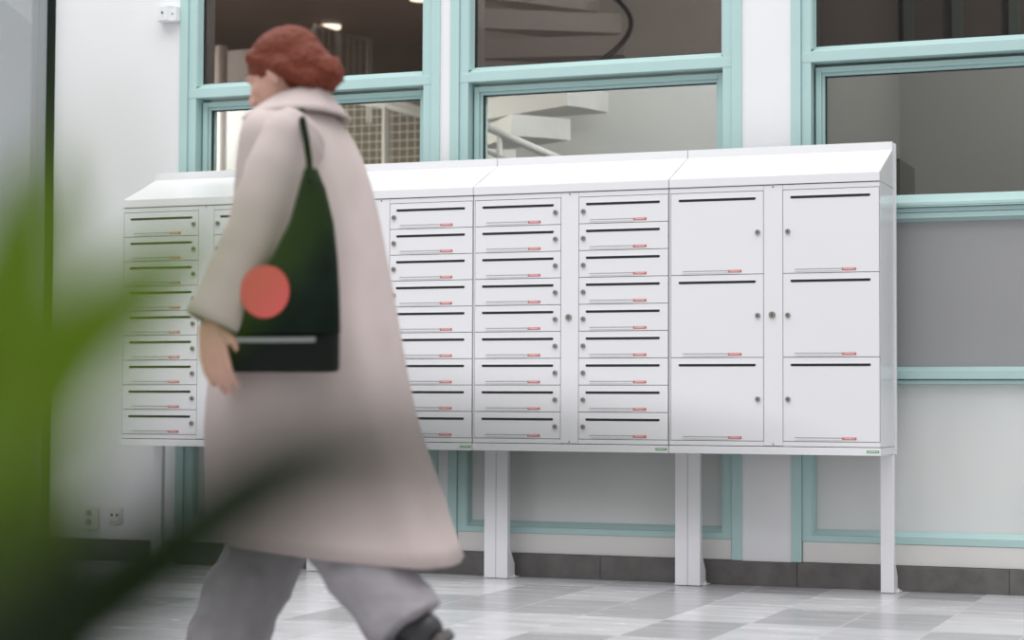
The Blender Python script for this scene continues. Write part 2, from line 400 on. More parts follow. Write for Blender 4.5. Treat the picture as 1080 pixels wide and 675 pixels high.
def make_door(parent, big, side):
    # local origin: module origin (x=module left, y=0 front, z=row top)
    h = .3105 if big else .1035
    xa, xb = (.007, .3655) if side == 'L' else (.4385, .797)
    key = ('big' if big else 'small') + side
    def b(bm): box(bm, xa + .0012, xb - .0012, 0.0, .004, -h + .0012, -.0012, .0008)
    d = mk('door', shared('door_' + key, b, M_white), parent)
    sa, sb = ((.038, .336) if side == 'L' else (.4675, .764))
    def bs(bm):
        n = 6; r = .0050; pts = []
        for k in range(n + 1): a = PI / 2 + PI * k / n; pts.append((sa + r + r * math.cos(a), r * math.sin(a)))
        for k in range(n + 1): a = -PI / 2 + PI * k / n; pts.append((sb - r + r * math.cos(a), r * math.sin(a)))
        prism(bm, pts, 'y', -.0006, .0003)
    mk('mail_slot', shared('slot_' + key, bs, M_slot), d, (0, 0, -.0283))
    def bf(bm):
        box(bm, sa, sb, -.003, -.0002, .0046, .0062, .0004)
    mk('slot_lip', shared('lip_' + key, bf, M_white2), d, (0, 0, -.0283))
    lx = .3435 if side == 'L' else .4575
    mk('lock', shared('lock', lock_mesh, [M_steel, M_key]), d, (lx, 0, -.155 if big else -.0565))
    la, lb, lc = (.055, .2305, .2815) if side == 'L' else (.083, .2595, .3105)
    if side == 'R': la, lb, lc = .4830, .6590, .7110
    zl = -h + .0125
    def bn(bm):
        box(bm, la, lb, -.0015, -.0002, -.0006, .0036, .0003, 0)
        box(bm, la, lb, -.0030, -.0002, -.0046, -.0008, .0003, 1)
    mk('name_strip', shared('strip_' + key, bn, [M_strip, M_stripw]), d, (0, 0, zl))
    def br(bm): box(bm, lb, lc, -.002, -.0002, -.0045, .0045, .0008)
    t = mk('red_tag', shared('rtag_' + key, br, M_red), d, (0, 0, zl))
    mk('tag_lettering', T_red, d, ((lb + lc) / 2, -.0022, zl))
    d.location = (0, 0, 0)
    return d
def make_cabinet(k, rows, label):
    x = .8 * k
    root = empty('mailbox_cabinet', (x, 0, 0), label=label, cat='mailbox cabinet', group='white mailbox cabinets')
    W = .8
    bm = bmesh.new()      # carcass, set back a little behind the doors so the gaps read
    g = .0022
    box(bm, g, W - g, .0055, YB, ZB, ZA, 0, 1)
    box(bm, .3663, .4377, .0, .005, ZB + .003, ZA - .002, .0008, 0)         # centre strip
    box(bm, g, W - g, .0, .005, ZA - .0195, ZA - .0015, .0008, 0) if False else None
    for a, b in ((g, .3655), (.4385, W - g)):
        box(bm, a, b, .0, .005, 1.5005, ZA - .002, .0005, 0)
        box(bm, a, b, .0, .005, ZB + .002, .5670, .0005, 0)
    box(bm, g, .0065, .0, .005, .5675, 1.500, 0, 0); box(bm, .7975, W - g, .0, .005, .5675, 1.500, 0, 0)
    obj('cabinet_body', bm, [M_white, M_seam], root)
    for sx in ((0 + g, .0045), (W - .0045, W - g)):
        bm = bmesh.new(); box(bm, sx[0] - .001, sx[1] + (.0008), .006, YB, ZB + .001, ZA - .001, .0005)
        obj('side_panel', bm, M_white, root)
    bm = bmesh.new()      # sloping hood
    e = .0012
    prism(bm, [(-.004, ZA + .001), (-.004, ZF), (YR - .02, ZR1), (YR - .02, ZR2), (YR + .009, ZR2), (YR + .009, ZA + .001)], 'x', e, W - e)
    bmesh.ops.bevel(bm, geom=list(bm.edges), offset=.0012, segments=2, affect='EDGES')
    obj('sloping_hood', bm, M_white, root)
    bm = bmesh.new(); box(bm, e, W - e, -.003, YB, ZC, ZB - .001, .0015); obj('bottom_rail', bm, M_white, root)
    bm = bmesh.new(); box(bm, .7485, .794, -.0042, -.0031, .5295, .5385, .0004); gt = obj('green_tag', bm, M_green, root)
    mk('tag_lettering', T_green, gt, (.7712, -.0044, .534))
    bm = bmesh.new(); lock_mesh(bm, .0125); obj('centre_lock', bm, [M_steel, M_key], root, loc=(.3985, 0, 1.036))
    for z in (1.512, .5575):
        bm = bmesh.new(); disc(bm, .402, z, -.0012, .002, .0028, 10); obj('screw', bm, M_key, root)
    for s in (0, 1):
        xa, xb = (.0006, .0505) if s == 0 else (W - .0505, W - .0006)
        bm = bmesh.new()
        box(bm, xa, xb, YP + .032, YP + .062, .002, 1.68, .003) if False else None
        box(bm, xa, xb, YP, YP + .03, .002, ZC - .001, .002)
        box(bm, xa, xb + (.005 if k == 3 and s else 0), YB + .001, YB + .025, ZC - .001, (ZR2 - .004) if k == 3 and s else 1.50, .002)
        p = obj('post', bm, M_white2, root)
        xf = (xa + xb) / 2
        bm = bmesh.new()
        inner = s == 1 and k < 3
        xr = xa + .001 if inner else xb - .004
        prism(bm, [(YP + .028, .002), (YP + .085, .002), (YP + .085, .055), (YP + .028, .125)], 'x', xr, xr + .003)
        box(bm, *((xa - .012, xb - .004) if inner else (xa + .004, xb + (.012 if s == 0 or k == 3 else 0))), YP + .028, YP + .105, .001, .005, .001)
        disc(bm, xb + .004, 0, 0, 0, .001) if False else None
        prism(bm, [((xa - .005 if inner else xb + .004) + .005 * math.cos(PI / 3 * q), YP + .065 + .005 * math.sin(PI / 3 * q)) for q in range(6)], 'z', .005, .014)
        obj('floor_bracket', bm, M_white2, p)
    n = 9 if rows == 9 else 3
    hh = .1035 if rows == 9 else .3105
    for side in 'LR':
        for i in range(n):
            d = make_door(root, rows != 9, side); d.location = (0, 0, 1.4995 - i * hh)
    return root
make_cabinet(0, 9, 'white mailbox cabinet with eighteen slim doors at the far left end')
make_cabinet(1, 9, 'white mailbox cabinet with eighteen slim doors mostly hidden behind the walking person')
make_cabinet(2, 9, 'white mailbox cabinet with eighteen slim doors beside the large-door cabinet')
make_cabinet(3, 3, 'white mailbox cabinet with six large square doors at the right end')

# ------------------------------------------------------------ wall devices
t = empty('power_outlet', (-.379, YW, .187), label='white double socket outlet with two round sockets above the baseboard', cat='socket')
bm = bmesh.new(); box(bm, -.037, .037, -.012, 0, -.050, .050, .004); obj('cover_plate', bm, M_outlet, t)
for dz in (.021, -.019):
    bm = bmesh.new(); disc(bm, -.008, dz, -.0135, -.0118, .0185, 24, mi=0); disc(bm, -.008, dz, -.0145, -.0134, .0150, 24, mi=1)
    for dx in (-.006, .006): disc(bm, -.008 + dx, dz, -.0152, -.0143, .0022, 10, mi=2)
    obj('socket', bm, [M_outlet, M_outdark, M_key], t)
t = empty('data_outlet', (-.255, YW, .198), label='white single outlet with two small dark ports right of the double socket', cat='socket')
bm = bmesh.new(); box(bm, -.036, .036, -.008, 0, -.036, .036, .003); box(bm, -.026, .026, -.013, -.007, -.024, .026, .002); obj('cover_plate', bm, M_outlet, t)
for dx in (-.013, .013):
    bm = bmesh.new(); disc(bm, dx, .004, -.0145, -.0128, .0055, 14); obj('port', bm, M_key, t)
t = empty('motion_detector', (.005, YW, 2.41), label='small white two-faced sensor box high on the wall by the left window', cat='sensor')
bm = bmesh.new(); prism(bm, [(-.058, 0), (-.058, -.028), (-.045, -.05), (-.002, -.062), (.012, -.045), (.036, -.036), (.040, 0)], 'z', -.032, .034)
bmesh.ops.bevel(bm, geom=list(bm.edges), offset=.003, segments=2, affect='EDGES'); obj('housing', bm, mat('detector_plastic', (.78, .79, .80), .4), t)
bm = bmesh.new(); disc(bm, -.02, .004, -.0615, -.055, .0045, 12); disc(bm, .022, -.001, -.0445, -.038, .003, 10); obj('sensor_eye', bm, M_key, t)

# ------------------------------------------------------------ things behind the windows
CX, CY, RS = .30, 2.95, .93
st = empty('spiral_staircase', (CX, CY, 0), label='white spiral staircase seen from below through the middle window', cat='staircase')
bm = bmesh.new(); tube(bm, [(0, 0, 0), (0, 0, 3.55)], .06, 20); obj('centre_pole', bm, M_stair, st, True)
A0 = math.radians(80 - 0); DA = math.radians(20)
def stair_ang(z): return math.radians(-60 + (z - 2.0) * 112)
for i in range(1, 19):
    z = i * .182; a = stair_ang(z) ; bm = bmesh.new()
    a0, a1 = a - DA * .55, a + DA * .55; pts = [(.05 * math.cos(a0), .05 * math.sin(a0))]
    for k in range(5): q = a0 + (a1 - a0) * k / 4; pts.append((RS * math.cos(q), RS * math.sin(q)))
    pts.append((.05 * math.cos(a1), .05 * math.sin(a1)))
    prism(bm, pts, 'z', z - .11, z)
    obj('tread', bm, M_stair, st)
bm = bmesh.new()
tube(bm, [((RS + .03) * math.cos(stair_ang(z)), (RS + .03) * math.sin(stair_ang(z)), z + .12) for z in [k * .04 for k in range(57, 76)]], .014, 10)
obj('handrail', bm, M_dark, st, True)

rl = empty('stair_railing', (1.02, 1.75, 0), label='white sloping tube railing low behind the middle window', cat='railing')
def rail_z(x): return 2.02 - .46 * (x - 1.02)
x0, x1 = -.35, .70
bm = bmesh.new(); tube(bm, [(x0, 0, rail_z(1.02 + x0)), (x1, 0, rail_z(1.02 + x1))], .02, 12); obj('handrail', bm, M_stair, rl, True)
bm = bmesh.new(); tube(bm, [(x0, 0, rail_z(1.02 + x0) - .115), (x1, 0, rail_z(1.02 + x1) - .115)], .014, 10); obj('mid_rail', bm, M_stair, rl, True)
for px in (-.3, .0, .62):
    bm = bmesh.new(); tube(bm, [(px, 0, 0), (px, 0, rail_z(1.02 + px))], .014, 10); obj('post', bm, M_stair, rl, True)

mf = empty('mesh_railing', (-.63, 4.0, 0), label='pale wire-mesh railing with a tube handrail behind the left window', cat='railing')
def mz(x): return 2.56 - .29 * x
bm = bmesh.new(); tube(bm, [(-.75, 0, 2.70), (0, 0, mz(0)), (.5, 0, mz(.5))], .024, 12); obj('handrail', bm, M_stair, mf, True)
for px in (-.7, 0, .46):
    bm = bmesh.new(); tube(bm, [(px, 0, 0), (px, 0, mz(px) if px >= 0 else 2.69)], .024, 10); obj('post', bm, M_stair, mf, True)
bm = bmesh.new()
k = -.68
while k < .48:
    tube(bm, [(k, -.01, 1.5), (k, -.01, (mz(k) if k > 0 else 2.56 - k * .19) - .03)], .0024, 4); k += .052
for q in range(21):
    z = 1.5 + q * .052; xe = min(.46, (2.53 - z) / .29) if z < 2.53 else .0
    tube(bm, [(-.68, -.012, z), (xe, -.012, z)], .0024, 4)
obj('wire_mesh', bm, M_stair, mf)

ur = empty('landing_railing', (-1.25, 4.6, 0), label='white tube stair rail sloping down behind the top left pane', cat='railing')
bm = bmesh.new()
tube(bm, [(-.28, 0, 2.95), (-.18, 0, 3.22), (.22, 0, 3.10), (.22, 0, 2.55)], .02, 10)
tube(bm, [(-.28, 0, 2.95), (.75, 0, 2.55)], .022, 10)
obj('rail_tubes', bm, M_stair, ur, True)
for px in (-.28, .0, .70):
    bm = bmesh.new(); tube(bm, [(px, 0, 0), (px, 0, 3.16 if px == 0 else 2.95 if px < 0 else 2.57)], .016, 10); obj('post', bm, M_stair, ur, True)
bm = bmesh.new()
for k in range(1, 11):
    xx = -.26 + k * .046; tube(bm, [(xx, 0, 2.95 - (xx + .28) * .388), (xx, 0, min(3.2, 3.22 - (xx + .18) * .3))], .003, 4)
obj('bar_infill', bm, M_stair, ur)

bm = bmesh.new(); box(bm, -2.75, -1.62, 4.25, 4.33, 0, 3.02, .004)
tag(obj('partition_panel', bm, mat('partition_grey_white', (.42, .44, .46), .5)), 'pale upright partition panel at the left edge behind the left window', 'partition')
bm = bmesh.new(); tube(bm, [(-1.80, 4.0, 0), (-1.80, 4.0, 3.0)], .04, 16)
tag(obj('column', bm, M_white2, None, True), 'slim white column in front of the pale partition behind the left window', 'column')

for i, (x, y, lb) in enumerate(((-2.156, 6.30, 'round glowing ceiling downlight beyond the left window, above the red-haired head'),
                                (-1.086, 5.55, 'glowing ceiling downlight at the top right corner of the left window'))):
    t = empty('ceiling_downlight', (x, y, 3.6), label=lb, cat='ceiling light', group='ceiling downlights')
    bm = bmesh.new(); prism(bm, [(.085 * math.cos(2 * PI * k / 28), .085 * math.sin(2 * PI * k / 28)) for k in range(28)], 'z', -.03, -.001); obj('trim_ring', bm, M_stair, t)
    bm = bmesh.new(); prism(bm, [(.072 * math.cos(2 * PI * k / 28), .072 * math.sin(2 * PI * k / 28)) for k in range(28)], 'z', -.05, -.0305); obj('diffuser', bm, M_lamp, t)

t = empty('storage_cabinet', (3.03, 1.55, 0), label='dark grey tall cabinet standing in the room behind the right window', cat='cabinet')
bm = bmesh.new(); box(bm, -.26, .0, -.18, .2, .0, 1.77, .004); obj('body', bm, M_cab, t)
for a, b in ((-.255, -.005),):
    bm = bmesh.new(); box(bm, a, b, -.2, -.181, .05, 1.75, .003); d = obj('door', bm, M_cab, t)
    bm = bmesh.new(); box(bm, (b - .03) if a < -.2 else (a + .015), (b - .015) if a < -.2 else (a + .03), -.215, -.2005, .9, 1.1, .003); obj('handle', bm, M_alu, d)
t = empty('ceiling_fixture', (3.78, 2.2, 3.6), label='flat rectangular ceiling panel seen through the right window', cat='ceiling light') if False else None

# ------------------------------------------------------------ the walking person
PS = .00232
def PZ(y): return .7052 + (425 - y) * PS
def PF(x): return (300 - x) * .00249
PORG = Vector((2.283, -2.88, 0))
def P(x, y, s=0):                       # person-local: F forward, S left, Z up, on the upright plane at side distance s
    d = fw * FPX + rt * (x - 540) - up * (y - 337.5)
    q = CAM + d * ((PORG.y - s - CAM.y) / d.y)
    return Vector((PORG.x - q.x, s, q.z))
person = empty('person', (2.283, -2.88, 0), PI, label='walking person with auburn hair in long beige coat and grey trousers carrying a black bag', cat='person')
M_skin = mat('skin', (.62, .36, .28), .5, noise_amt=.08, nscale=30)
M_hair = mat('auburn_hair', (.23, .050, .024), .6, spec=.2, col2=(.09, .022, .013), nscale=60, stretch=(1, 6, 6), bump=.8, bscale=120)
M_coat = mat('beige_wool_coat', (.56, .47, .45), .85, noise_amt=.08, nscale=9, bump=.4, bscale=400)
M_coatin = mat('coat_seam', (.36, .30, .27), .85)
M_trou = mat('grey_trouser_cloth', (.34, .32, .34), .7, noise_amt=.12, nscale=10, bump=.3, bscale=500)
M_shoe = mat('black_shoe_leather', (.03, .03, .032), .4)
M_sole = mat('shoe_sole', (.10, .09, .085), .7)

# landmark joints
hipL, kneeL, ankL = Vector((-.06, .09, .86)), Vector((-.165, .10, .455)), Vector((-.375, .10, .185))
hipR, kneeR, ankR = Vector((-.04, -.09, .86)), Vector((.045, -.09, .46)), Vector((.235, -.09, .085))
shL, elL, wrL = P(310, 142, .15), P(268, 250, .24), P(226, 340, .30)
shR, elR, wrR = P(318, 142, -.15), P(335, 262, -.21), P(318, 362, -.20)
headC = P(300, 80, 0)
def foot(bm, ank, pitch):
    R_ = Matrix.Rotation(pitch, 3, 'Y')
    def q(x, y, z): return ank + R_ @ Vector((x, y, z))
    capsule(bm, q(-.02, 0, -.035), q(.10, 0, -.045), .036, .034)
    capsule(bm, q(.10, .008, -.045), q(.155, .008, -.052), .036, .022)
    capsule(bm, q(.10, -.012, -.047), q(.145, -.015, -.055), .03, .018)
    return q
def hand(bm, wr, d, side, curl, spread=.0185, palm_n=None):
    # d: direction wrist->knuckles, palm_n: palm facing direction, fingers curl towards palm_n
    d = d.normalized(); n = (palm_n - d * palm_n.dot(d)).normalized(); a = d.cross(n).normalized() * side
    for k in range(4):
        o = (k - 1.5) * spread
        capsule(bm, wr + d * .012 + a * o * .55, wr + d * (.082 - abs(k - 1.3) * .004) + a * o, .0135, .0105, 12)
    L_ = (.040, .045, .042, .032)
    for k in range(4):
        o = (k - 1.5) * spread * 1.08
        p = wr + d * (.086 - abs(k - 1.3) * .004) + a * o; ang = curl[0] * .5
        for j, f in enumerate((1, .68, .55)):
            v = d * math.cos(ang) + n * math.sin(ang); q_ = p + v * L_[k] * f
            capsule(bm, p, q_, .0088 - j * .0009, .0081 - j * .0009, 10); p = q_; ang += curl[min(j + 1, 2)]
    p0 = wr + d * .02 - a * .022 + n * .004; p1 = p0 + d * .032 - a * .022 + n * .012
    p2 = p1 + d * .030 - a * .004 + n * .016; p3 = p2 + d * .022 + a * .004 + n * .012
    capsule(bm, p0, p1, .0125, .011, 12); capsule(bm, p1, p2, .0105, .0095, 12); capsule(bm, p2, p3, .0093, .0078, 12)
bm = bmesh.new()
# head: faces +F, bowed slightly
HR = Matrix.Rotation(math.radians(24), 3, 'Y')
def hq(x, y, z): return headC + HR @ Vector((x, y, z))
ball(bm, hq(-.012, 0, .022), 1, (.092, .073, .083), HR, 28)
ball(bm, hq(.022, 0, -.020), 1, (.066, .060, .078), HR, 24)
ball(bm, hq(.052, 0, -.078), 1, (.026, .026, .020), HR, 16)        # chin
ball(bm, hq(.012, .036, -.062), 1, (.045, .016, .022), HR, 14); ball(bm, hq(.012, -.036, -.062), 1, (.045, .016, .022), HR, 14)
capsule(bm, hq(.084, 0, .012), hq(.104, 0, -.022), .009, .012, 12)  # nose
ball(bm, hq(.098, .009, -.027), .0085); ball(bm, hq(.098, -.009, -.027), .0085)
ball(bm, hq(.082, 0, -.047), 1, (.012, .023, .006), HR, 14); ball(bm, hq(.080, 0, -.057), 1, (.012, .020, .0065), HR, 14)
for s in (1, -1):
    ball(bm, hq(.075, s * .030, .022), 1, (.012, .022, .006), HR, 12)   # brow
    ball(bm, hq(.062, s * .038, -.014), 1, (.020, .018, .017), HR, 12)  # cheek
    ball(bm, hq(.070, s * .030, .006), .0115)                          # closed eyelid
    ball(bm, hq(-.004, s * .074, -.008), 1, (.017, .007, .030), HR, 14)  # ear
capsule(bm, P(318, 118), headC + Vector((-.015, 0, -.05)), .056, .052)  # neck
# torso
capsule(bm, P(316, 152, 0) + Vector((0, .09, 0)), P(316, 152, 0) - Vector((0, .09, 0)), .066, .066); capsule(bm, P(315, 146) + Vector((0, .14, 0)), P(315, 146) - Vector((0, .14, 0)), .042, .042)
for y, r in ((170, .085), (210, .09), (255, .088), (300, .10), (345, .115)):
    for s in (-.06, 0, .06): ball(bm, P(317 + (y - 150) * .05, y) + Vector((0, s, 0)), r)
for h_, k_, a_ in ((hipL, kneeL, ankL), (hipR, kneeR, ankR)):
    capsule(bm, h_, k_, .083, .055); capsule(bm, k_, (k_ * .6 + a_ * .4), .053, .052); capsule(bm, (k_ * .6 + a_ * .4), a_, .052, .034)
foot(bm, ankL, math.radians(48)); foot(bm, ankR, math.radians(-4))
for a_, b_, c_ in ((shL, elL, wrL), (shR, elR, wrR)):
    capsule(bm, a_, b_, .05, .038); capsule(bm, b_, c_, .037, .024)
hand(bm, wrL + Vector((.004, .016, 0)), Vector((-.22, .06, -1)), -1, (.35, .45, .3), palm_n=Vector((0, -1, 0)))
hand(bm, wrR, Vector((.02, 0, -1)), -1, (.35, .5, .4), palm_n=Vector((.3, .7, 0)))
body = obj('body', bm, M_skin, person); fuse(body, .0042, 4, .5)

# hair: cap over the skull with a loose bun at the back
bm = bmesh.new()
ball(bm, hq(-.018, 0, .034), 1, (.098, .080, .082), HR, 28)
ball(bm, hq(-.060, 0, -.010), 1, (.068, .078, .070), HR, 24)
ball(bm, hq(-.100, .0, -.046), 1, (.050, .050, .044), HR, 22)
for s in (1, -1):
    capsule(bm, hq(.040, s * .050, .060), hq(-.035, s * .068, -.008), .020, .026)
    capsule(bm, hq(-.03, s * .070, .0), hq(-.075, s * .055, -.062), .026, .020)
capsule(bm, hq(-.075, .04, -.05), hq(-.075, -.04, -.05), .032, .032)
for k in range(26):
    a = random.uniform(0, 2 * PI); b_ = random.uniform(-.6, .9)
    c0 = hq(-.100 + .038 * math.cos(a), .040 * math.sin(a), -.046 + .030 * b_)
    c1 = c0 + Vector((random.uniform(-.03, .01), random.uniform(-.015, .015), random.uniform(-.025, .02)))
    capsule(bm, c0, c1, .010, .004, 8)
hair = obj('hair', bm, M_hair, person); fuse(hair, .005, 5, .5)
dm = hair.modifiers.new('d', 'DISPLACE'); tx = bpy.data.textures.new('strands', 'WOOD'); tx.noise_scale = .02; tx.turbulence = 8; tx.wood_type = 'BANDNOISE'
dm.texture = tx; dm.strength = .003; dm.mid_level = .6; bake(hair)

# coat
def loft(bm, levels, seg=72, close_top=False):
    # levels: (cx, cs, hf, hs, z, dz_tilt, fold)
    rings = []
    for li, (cx, cs, hf, hs, z, tilt, fold) in enumerate(levels):
        ring = []
        for k in range(seg):
            a = 2 * PI * k / seg; ca, sn = math.cos(a), math.sin(a)
            e = .82
            x = math.copysign(abs(ca) ** e, ca); y = math.copysign(abs(sn) ** e, sn)
            f = 1 + fold * (math.sin(5 * a + .6) * .55 + math.sin(9 * a + 2.1 + li * .12) * .35 + math.sin(14 * a + li * .2) * .2)
            ring.append(bm.verts.new((cx + hf * x * f, cs + hs * y * f, z + tilt * x)))
        rings.append(ring)
    for i in range(len(rings) - 1):
        for k in range(seg): bm.faces.new((rings[i][k], rings[i][(k + 1) % seg], rings[i + 1][(k + 1) % seg], rings[i + 1][k]))
    return rings
def lev(y, xl, xr, hs, fold, tilt=0, cs=0):
    a, b_ = P(xl, y), P(xr, y)
    hw = (a.x - b_.x) / 2; hw = math.sqrt(max(hw * hw - (hs * .44 / .933) ** 2, .0004))
    return ((a.x + b_.x) / 2, cs, hw, hs, (a.z + b_.z) / 2, tilt, fold)
levels = [lev(112, 290, 338, .058, 0), lev(117, 283, 344, .088, 0), lev(124, 274, 353, .135, 0), lev(133, 269, 361, .175, .002),
          lev(148, 265, 370, .198, .004), lev(175, 261, 380, .205, .006), lev(210, 257, 390, .203, .010), lev(255, 252, 398, .200, .014),
          lev(300, 247, 407, .205, .020), lev(350, 240, 415, .215, .028), lev(400, 233, 424, .225, .036), lev(450, 229, 438, .225, .040, .008),
          lev(500, 230, 455, .228, .050, .016), lev(545, 232, 472, .230, .058, .024), lev(580, 234, 486, .232, .064, .028)]
levels = [(l[0], l[1], l[2], l[3], l[4], -l[5] * -1 if False else l[5], l[6]) for l in levels]
bm = bmesh.new(); loft(bm, levels)
coat = obj('coat', bm, M_coat, person, True)
wr = bpy.data.textures.new('wool_wrinkles', 'CLOUDS'); wr.noise_scale = .16; wd = coat.modifiers.new('w', 'DISPLACE'); wd.texture = wr; wd.strength = .022; wd.mid_level = .5
m_ = coat.modifiers.new('sub', 'SUBSURF'); m_.levels = 1; m_.render_levels = 1
s_ = coat.modifiers.new('sol', 'SOLIDIFY'); s_.thickness = .008; s_.offset = 1
bake(coat)
def sleeve(pts, rads, seg=26, flat=1.0):
    bm = bmesh.new(); n = 22; path = []; rr = []
    for i in range(n + 1):
        t = i / n * (len(pts) - 1); k = min(int(t), len(pts) - 2); f = t - k
        p0, p1, p2, p3 = (pts[max(k - 1, 0)], pts[k], pts[k + 1], pts[min(k + 2, len(pts) - 1)])
        path.append(.5 * ((2 * p1) + (-p0 + p2) * f + (2 * p0 - 5 * p1 + 4 * p2 - p3) * f * f + (-p0 + 3 * p1 - 3 * p2 + p3) * f ** 3))
        r = rads[k] * (1 - f) + rads[k + 1] * f
        rr.append(r * (1 + .03 * math.sin(i * 1.9) + .02 * math.sin(i * 3.3 + 1)))
    tube(bm, path, rr, seg, cap=False)
    return bm
for pts, rads in (([P(320, 136, .135), shL + Vector((0, .008, -.02)), (shL + elL) / 2 + Vector((0, .012, 0)), elL, (elL + wrL) / 2, wrL + Vector((.0, 0, -.004))], [.058, .072, .068, .063, .060, .062]),
                  ([P(322, 136, -.135), shR + Vector((0, -.008, -.02)), (shR + elR) / 2, elR, (elR + wrR) / 2, wrR], [.062, .074, .068, .064, .060, .060])):
    bm = sleeve(pts, rads); sl = obj('sleeve', bm, M_coat, coat, True)
    q = sl.modifiers.new('sol', 'SOLIDIFY'); q.thickness = .007; q.offset = 1; bake(sl)
# standing collar with fold-over
bm = bmesh.new()
loft(bm, [(PF(315), 0, .056, .060, PZ(101), -.012, .01), (PF(314), 0, .064, .070, PZ(104), -.012, .01), (PF(312), 0, .082, .092, PZ(112), -.008, .02), (PF(311), 0, .103, .128, PZ(122), -.008, .02), (PF(311), 0, .112, .150, PZ(128), -.008, .02)], 48)
cl = obj('collar', bm, M_coat, coat, True); q = cl.modifiers.new('sol', 'SOLIDIFY'); q.thickness = .007; q.offset = 1; bake(cl)

# trousers: hips and two wide legs fused
bm = bmesh.new()
for s in (-.05, 0, .05): ball(bm, Vector((-.05, s, .88)), .13)
def leg_tube(h_, k_, a_, r):
    pts = []; rad = []
    for i in range(17):
        t = i / 16
        if t < .5: f = t * 2; p = h_ * (1 - f) + k_ * f
        else: f = (t - .5) * 2; p = k_ * (1 - f) + a_ * f
        pts.append(p); rad.append(r[0] * (1 - t) + r[1] * t + .004 * math.sin(i * 2.2))
    tube(bm, pts, rad, 28)
leg_tube(hipL, kneeL, ankL + Vector((.03, 0, -.04)) * 0, (.108, .098))
leg_tube(hipR, kneeR, ankR + Vector((-.01, 0, -.035)), (.105, .100))
tr = obj('trousers', bm, M_trou, person); fuse(tr, .008, 5, .5)
dm = tr.modifiers.new('d', 'DISPLACE'); tx = bpy.data.textures.new('creases', 'CLOUDS'); tx.noise_scale = .11
dm.texture = tx; dm.strength = .035; dm.mid_level = .5; bake(tr)
for ank, pitch in ((ankL, math.radians(48)), (ankR, math.radians(-4))):
    bm = bmesh.new(); R_ = Matrix.Rotation(pitch, 3, 'Y')
    def q(x, y, z): return ank + R_ @ Vector((x, y, z))
    capsule(bm, q(-.025, 0, -.038), q(.10, 0, -.045), .044, .041); capsule(bm, q(.10, .0, -.047), q(.16, .0, -.055), .042, .026)
    capsule(bm, q(-.01, 0, .0), q(-.02, 0, -.04), .042, .043)
    sh = obj('shoe', bm, M_shoe, person); fuse(sh, .006, 4, .5)
    bm = bmesh.new(); prof = [(-.066, -.018), (-.05, -.036), (0, -.038), (.08, -.043), (.15, -.036), (.184, -.012), (.184, .012), (.15, .036), (.08, .043), (0, .038), (-.05, .036), (-.066, .018)]
    A = [bm.verts.new(q(a, b_, -.092 if a < .05 else -.086)) for a, b_ in prof]; B = [bm.verts.new(q(a, b_, -.072)) for a, b_ in prof]
    bm.faces.new(A); bm.faces.new(B)
    for i in range(len(A)): bm.faces.new((A[i], A[(i + 1) % len(A)], B[(i + 1) % len(A)], B[i]))
    obj('sole', bm, M_sole, sh)

# ------------------------------------------------------------ things the person carries
M_tote = mat('black_green_canvas', (.010, .020, .013), .9, spec=.12, bump=.3, bscale=600, noise_amt=.3, nscale=12)
M_blackl = mat('black_case_leather', (.006, .008, .007), .7, spec=.12)
M_print = mat('coral_red_print', (.62, .09, .085), .6)
M_edge = mat('pale_zip_edge', (.26, .28, .26), .5)
def held(name, label, cat):
    return empty(name, (2.283, -2.88, 0), PI, label=label, cat=cat)
tote = held('tote_bag', 'black fabric shoulder bag with a round coral red print hanging at the hip', 'bag')
bm = bmesh.new()
sec = [(178, 322, 334, .012), (200, 317, 342, .022), (235, 308, 350, .030), (275, 288, 354, .036), (310, 266, 356, .040), (352, 252, 357, .040)]
rings = []
for (y, xl, xr, th) in sec:
    ring = []; sc_ = .262 + (.012 if y > 200 else 0)
    a_, b_ = P(xl, y, sc_), P(xr, y, sc_); cx, hx, zz = (a_.x + b_.x) / 2, (a_.x - b_.x) / 2, (a_.z + b_.z) / 2
    for k in range(28):
        a = 2 * PI * k / 28; ca, sn = math.cos(a), math.sin(a)
        ring.append(bm.verts.new((cx + hx * math.copysign(abs(ca) ** .5, ca), sc_ + th * math.copysign(abs(sn) ** .7, sn), zz)))
    rings.append(ring)
for i in range(len(rings) - 1):
    for k in range(28): bm.faces.new((rings[i][k], rings[i][(k + 1) % 28], rings[i + 1][(k + 1) % 28], rings[i + 1][k]))
bm.faces.new(rings[0]); bm.faces.new(rings[-1])
obj('bag_body', bm, M_tote, tote, True)
for s in (.245, .278):
    bm = bmesh.new(); pp = [P(327, 190, s), P(326, 168, .262), P(323, 148, .250), P(320, 132, .222), P(318, 122, .175), P(318, 117, .13)]
    for a, b_ in zip(pp[:-1], pp[1:]):
        capsule(bm, a, b_, .0085, .0085, 8)
    obj('strap', bm, M_tote, tote, True)
bm = bmesh.new(); c = P(281, 308, .31)
prism(bm, [(c.x + .062 * math.cos(2 * PI * k / 40), c.z + .060 * math.sin(2 * PI * k / 40)) for k in range(40)], 'y', .300, .318)
obj('red_print', bm, M_print, tote)
case = held('document_case', 'flat black case with a pale zip edge carried in the left hand', 'case')
bm = bmesh.new(); a, b_ = P(214, 350, .29), P(352, 392, .29)
box(bm, b_.x, a.x, .250, .300, b_.z, a.z, .012); obj('case_body', bm, M_blackl, case, True)
bm = bmesh.new(); box(bm, P(335, 348, .29).x, P(222, 348, .29).x, .254, .3025, a.z - .026, a.z - .014, .002); obj('zip_edge', bm, M_edge, case)

